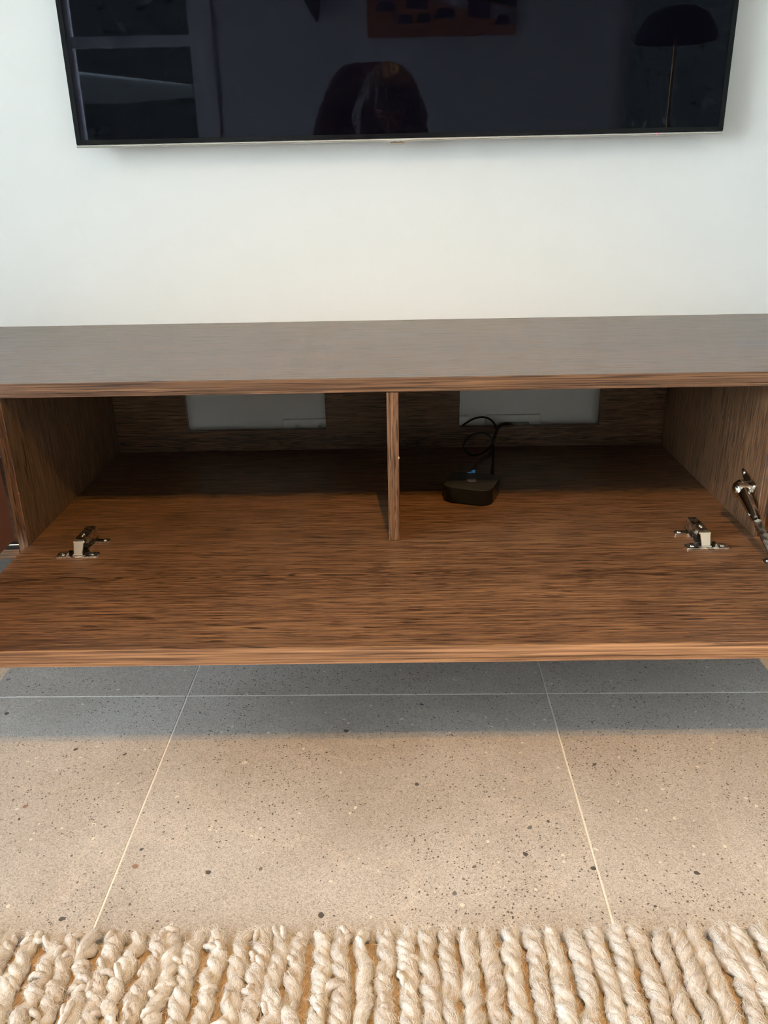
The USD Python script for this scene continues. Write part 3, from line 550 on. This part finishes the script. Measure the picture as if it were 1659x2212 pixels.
for s, S, E_, W_ in ((-1, SL, EL, WL), (1, SR, ER, WR)):
    bones += chain((S, .050), (E_, .038)) + chain((E_, .040), (E_+(W_-E_)*.35, .040), (W_, .026))
    side_ = RIGHT*s; palm = W_ + (local(pc_)+side_*.045-UP*.030-FWD*.014-W_)*.72
    bones += [m3.Manifold.batch_hull([ball(W_, .024), ball(palm+UP*.030, .013), ball(palm-UP*.030, .013), ball(palm+side_*.006, .014)])]
    for f in range(4):         # fingers wrap round the phone's edge onto its back
        b0 = palm+UP*(.031-.020*f); ln = (.040, .044, .041, .033)[f]
        e0 = local(pc_)+side_*.046+UP*(.028-.020*f)+FWD*.002-UP*.012; e1 = e0+FWD*.013-side_*.016; e2 = e1-side_*ln*.55
        bones += chain((b0, .0095), (e0, .0088), (e1, .0082), (e2, .0072))
    t0 = palm+UP*.012; t1 = local(pc_)+side_*.040+UP*.012-FWD*.020; t2 = t1-side_*.022+UP*.016+FWD*.003
    bones += chain((W_+UP*.012, .014), (t0, .0125), (t1, .0105), (t2, .0085))
bones += chain((NECK, .055), (HEAD+V3(0, -.045, .015), .056))
# head: skull, jaw, brow, nose
up_h = np.cross(V3(1, 0, 0), hd); up_h /= np.linalg.norm(up_h); xh = V3(1, 0, 0)
hp = lambda x, y, z: HEAD + xh*x + up_h*y + hd*z                            # x right, y towards the crown, z out of the face
bones += [m3.Manifold.batch_hull([ball(hp(0, .035, -.03), .082), ball(hp(0, .03, .02), .074), ball(hp(-.022, -.055, .038), .040), ball(hp(.022, -.055, .038), .040), ball(hp(0, -.088, .058), .024)])]
bones += chain((hp(0, .012, .088), .010), (hp(0, -.026, .108), .0135)) + [ball(hp(-.011, -.028, .098), .009), ball(hp(.011, -.028, .098), .009)]
bones += chain((hp(-.038, .022, .080), .011), (hp(-.012, .024, .090), .011)) + chain((hp(.038, .022, .080), .011), (hp(.012, .024, .090), .011))
for e in (-1, 1): bones += [m3.Manifold.batch_hull([ball(hp(e*.079, .012, -.004), .011), ball(hp(e*.082, -.018, .0), .010), ball(hp(e*.084, .016, -.016), .008)])]
for e, K, A in ((-1, V3(-.17, -.62, .49), V3(-.16, -.80, .09)), (1, V3(.07, -.62, .49), V3(.06, -.80, .09))):
    hj = HIP+V3(e*.095, 0, -.02); bones += chain((hj, .085), (K, .058)) + chain((K, .056), (K+(A-K)*.3, .056), (A, .036)) + chain((A, .036), (A+V3(0, .13, -.055), .030))
bones += [m3.Manifold.batch_hull([ball(SL, .05), ball(SR, .05), ball(NECK, .055), ball(CHEST+V3(-.10, 0, -.02), .10), ball(CHEST+V3(.10, 0, -.02), .10)]),
          m3.Manifold.batch_hull([ball(CHEST+V3(-.09, 0, -.02), .10), ball(CHEST+V3(.09, 0, -.02), .10), ball(WAIST+V3(-.06, 0, 0), .09), ball(WAIST+V3(.06, 0, 0), .09)]),
          m3.Manifold.batch_hull([ball(WAIST+V3(-.06, 0, 0), .09), ball(WAIST+V3(.06, 0, 0), .09), ball(HIP+V3(-.08, 0, 0), .105), ball(HIP+V3(.08, 0, 0), .105)])]
obj('body', fuse(bones, .0075, 6), SKIN, pers, smooth=True)
sh = [m3.Manifold.batch_hull([ball(SL, .062), ball(SR, .062), ball(NECK+V3(0, -.02, .0), .074), ball(CHEST+V3(-.065, 0, -.025), .130), ball(CHEST+V3(.065, 0, -.025), .130)]),
      m3.Manifold.batch_hull([ball(CHEST+V3(-.065, 0, -.025), .130), ball(CHEST+V3(.065, 0, -.025), .130), ball(WAIST+V3(-.08, 0, -.01), .115), ball(WAIST+V3(.08, 0, -.01), .115)]),
      m3.Manifold.batch_hull([ball(WAIST+V3(-.08, 0, -.01), .115), ball(WAIST+V3(.08, 0, -.01), .115), ball(HIP+V3(-.09, .05, 0), .118), ball(HIP+V3(.09, .05, 0), .118)])]
for S, E_ in ((SL, EL), (SR, ER)): sh += chain((S, .066), (S+(E_-S)*.50, .058))
shirt = fuse(sh, .016, 8); vv = shirt.vertices; vv += shirt.vertex_normals*((meshkit.fbm(vv*14, 3, 4)-.5)*.020)[:, None]; shirt.vertices = vv
obj('shirt', shirt, SHIRT, pers, smooth=True)
tr = [m3.Manifold.batch_hull([ball(HIP+V3(-.09, -.01, .0), .117), ball(HIP+V3(.09, -.01, 0), .117)])]
for e, K, A in ((-1, V3(-.17, -.62, .49), V3(-.16, -.80, .09)), (1, V3(.07, -.62, .49), V3(.06, -.80, .09))):
    tr += chain((HIP+V3(e*.095, 0, -.02), .100), (K, .072)) + chain((K, .072), (A+V3(0, 0, .03), .060))
obj('trousers', fuse(tr, .018, 8), JEANS, pers, smooth=True)
for x in (-.16, .06): obj('shoe', fuse([m3.Manifold.batch_hull([ball((x, -.83, .040), .040), ball((x-.018, -.62, .030), .030), ball((x+.018, -.62, .030), .030), ball((x, -.80, .075), .042)])], .015, 4), SHOE, pers, smooth=True)
hr = [m3.Manifold.batch_hull([ball(hp(0, .045, -.035), .096), ball(hp(0, .062, .010), .082), ball(hp(0, -.03, -.055), .085)])]
for e in (-1, 1):             # long hair falling forward beside the face
    hr += chain((hp(e*.045, .07, .01), .052), (hp(e*.098, .0, .01), .040), (hp(e*.108, .0, .01)+V3(0, .02, -.09), .036), (hp(e*.100, .0, .01)+V3(0, .03, -.20), .020))
    hr += chain((hp(e*.06, .03, -.06), .050), (hp(e*.112, -.02, -.03)+V3(e*.012, 0, -.06), .040), (hp(e*.112, -.02, -.03)+V3(e*.006, .01, -.17), .022))
hair = fuse(hr, .010, 5); vv = hair.vertices; vv += hair.vertex_normals*((meshkit.fbm(np.c_[vv[:, 0]*90, vv[:, 1]*40, vv[:, 2]*9], 3, 2)-.5)*.014)[:, None]; hair.vertices = vv
obj('hair', hair, HAIR, pers, smooth=True)
for e in (-1, 1): obj('eye', xf(trimesh.creation.icosphere(2, .0105), hp(e*.031, .004, .079)), EYE, pers, smooth=True)
obj('mouth', fuse(chain((hp(-.022, -.056, .073), .0045), (hp(0, -.054, .084), .0065), (hp(.022, -.056, .073), .0045)), .004, 3), LIP, pers, smooth=True)
ph = thing('phone', 'black phone held upright by the bending person', 'phone', tuple(pc_))
pm = bev(rrect(.0715, .1470, .011, 6), .0078, .0008); pm.apply_translation((0, 0, -.0039))
R4 = np.eye(4); R4[:3, 0], R4[:3, 1], R4[:3, 2] = RIGHT, UP, -FWD
pm.apply_transform(R4); obj('case', pm, BLACKPLAST, ph)
lens = cyl(.0065, .0012, 20); lens.apply_transform(R4); lens.apply_translation(-RIGHT*.022+UP*.050+FWD*.0043); obj('lens', lens, BLACKGLOSS, ph)

# ---------------------------------------------------------------- things the dark screen mirrors: wall behind, lamp, garden
pt = thing('canvas_painting', 'orange and dark abstract canvas on the wall behind the camera', 'painting', (.36, YB, 1.645))
obj('canvas', cbox(-.49, .49, .002, .035, 0, .75, .003), plain('paint_orange', (.52, .19, .06), .7), pt)
def patch(pts, m, z=.0365):
    q = ext(Polygon(pts).buffer(.008, quad_segs=3), .0012); q.apply_transform(trimesh.transformations.rotation_matrix(-np.pi/2, [1, 0, 0])); v = q.vertices; v[:, 2] *= -1; q.vertices = v; q.invert()
    q.apply_translation((0, z-.0006, 0)); return obj('paint_patch', q, m, pt)
PB, PM, PW = plain('paint_black', (.012, .013, .02), .7), plain('paint_maroon', (.085, .025, .035), .7), plain('paint_white', (.45, .40, .36), .7)
# mirrored: the canvas is seen in the screen, so its x runs the same way as the picture's
patch([(-.48, .28), (-.2, .22), (0, .2), (.2, .14), (.48, .07), (.48, .13), (.2, .20), (-.1, .27), (-.48, .33)], PW)
patch([(-.48, .36), (-.1, .30), (.2, .23), (.48, .16), (.48, .74), (-.48, .74)], PB)
patch([(-.23, .17), (-.10, .16), (-.09, .5), (-.22, .5)], PM, .038); patch([(.18, .11), (.31, .10), (.31, .5), (.19, .5)], PM, .038)
for x, z, w in ((-.37, .175, .06), (-.24, .10, .045), (-.12, .105, .04), (.02, .13, .06), (.40, .085, .04)): patch([(x-w, z-.02), (x+w, z-.02), (x+w*.8, z+.015), (x+.2*w, z+.022), (x-.6*w, z+.02)], PB, .038)
hg = thing('wall_ornament', 'dark pointed wooden ornament hanging on the wall behind the camera', 'ornament', (-.46, YB+.06, 1.735))
P = np.array([(0, 0, 0), (0, 0, .02), (-.01, 0, .07), (-.03, 0, .16), (-.05, 0, .30), (-.06, 0, .45), (-.055, 0, .55)]); obj('carving', tube(P, [.004, .016, .035, .062, .085, .075, .02], 14), plain('dark_carved_wood', (.03, .02, .016), .5), hg, smooth=40)
fl2 = thing('floor_lamp', 'floor lamp with a dark dome shade before the right window', 'lamp', (1.66, -3.75, 0))
obj('base', xf(cyl(.15, .025, 40), (0, 0, .0125)), DARKMETAL, fl2, smooth=35); obj('pole', tube([(0, 0, .02), (0, 0, 1.56)], .012, 14), plain('brass_pole', (.42, .28, .13), .35, 1.0), fl2, smooth=35)
prof = np.array([(.235, 0), (.215, .06), (.17, .13), (.10, .165), (.02, .175), (.02, .171), (.098, .160), (.165, .126), (.210, .058), (.231, 0), (.235, 0)])
sh_ = trimesh.creation.revolve(prof, sections=48); sh_.apply_translation((0, 0, 1.485)); obj('shade', sh_, plain('shade_black', (.010, .010, .011), .6), fl2, smooth=40)
# garden
PAVE = paint('paving', (.52, .50, .46), .2, 60, .8); obj('terrace', cbox(-16, 14, -18, YB-.151, -.12, -.02, .002), PAVE, kind='structure')
obj('side_terrace', cbox(-16, XL-.151, YB-.15, 8, -.12, -.02, .002), PAVE, kind='structure')
LEAF = M('leaf', {'oi': ('geometry', {}), 'c': ('rgb_ramp', {'ramp': [(0, (.010, .022, .008)), (1, (.035, .070, .020))]}), 'p': ('principled_bsdf', {'roughness': .45}), 't': ('translucent_bsdf', {'color': (.04, .08, .015)}), 'm': ('mix_closure', {'fac': .25})},
         [('oi.random_per_island', 'c.fac'), ('c.color', 'p.base_color'), ('p.BSDF', 'm.closure1'), ('t.BSDF', 'm.closure2')], surface='m.closure')
def leaves(c, half, n, size):
    p = RNG.uniform(-1, 1, (n, 3)); k = RNG.integers(0, 3, n); p[np.arange(n), k] = np.sign(p[np.arange(n), k])*RNG.uniform(.75, 1.05, n); p = p*half+c
    a = RNG.normal(size=(n, 3)); a /= np.linalg.norm(a, axis=1, keepdims=True); b = np.cross(a, RNG.normal(size=(n, 3))); b /= np.linalg.norm(b, axis=1, keepdims=True)
    s = size*RNG.uniform(.6, 1.3, (n, 1)); V = np.stack([p-a*s, p+b*s*.45, p+a*s, p-b*s*.45], 1).reshape(-1, 3); i = np.arange(n)[:, None]*4
    return trimesh.Trimesh(V, np.vstack([i+[0, 1, 2], i+[0, 2, 3]]), process=False)
for k, (x, lab) in enumerate(((-3.5, 'dark green hedge outside the left glazed door'), (3.6, 'dark green hedge outside the right window'))):
    hx = thing('hedge', lab, 'hedge', (x, -9.6, -.02))
    obj('core', cbox(-2.3, 2.3, -.5, .5, 0, 4.4, .2), plain('hedge_dark_%d' % k, (.008, .014, .006), .9), hx); obj('foliage', leaves(np.array([0, 0, 2.25]), np.array([2.36, .62, 2.3]), 5200, .085), LEAF, hx, kind='stuff')
pa = thing('parasol', 'pale garden parasol on the terrace outside the left door', 'parasol', (-3.3, -7.2, -.02))
obj('pole', tube([(0, 0, 0), (0, 0, 1.8)], .024, 14), plain('parasol_pole', (.12, .12, .12), .5), pa, smooth=35)
CANV = plain('parasol_cloth', (.20, .23, .21), .8); c8 = [(1.5*math.cos(a), 1.5*math.sin(a), 1.63) for a in np.arange(8)*np.pi/4+.2]
V = c8+[(0, 0, 1.83)]+[(x, y, z-.012) for x, y, z in c8]+[(0, 0, 1.818)]; F = [(k, (k+1) % 8, 8) for k in range(8)]+[(9+(k+1) % 8, 9+k, 17) for k in range(8)]+[f for k in range(8) for f in ((k, 9+k, 9+(k+1) % 8), (k, 9+(k+1) % 8, (k+1) % 8))]
obj('canopy', trimesh.Trimesh(V, F, process=False), CANV, pa)
for k, (x, y, lab) in enumerate(((-2.75, -5.9, 'grey planter nearest the left glazed door'), (2.35, -6.6, 'grey planter outside the right window'))):
    pn = thing('planter', lab, 'planter', (x, y, -.02)); obj('pot', tm(hull([(sx*w, sy*w, z) for w, z in ((.17, 0), (.21, .52)) for sx in (-1, 1) for sy in (-1, 1)])), plain('planter_grey_%d' % k, (.16, .16, .17), .8), pn)
    obj('foliage', leaves(np.array([0, 0, .85]), np.array([.26, .26, .34]), 420, .07), LEAF, pn, kind='stuff')
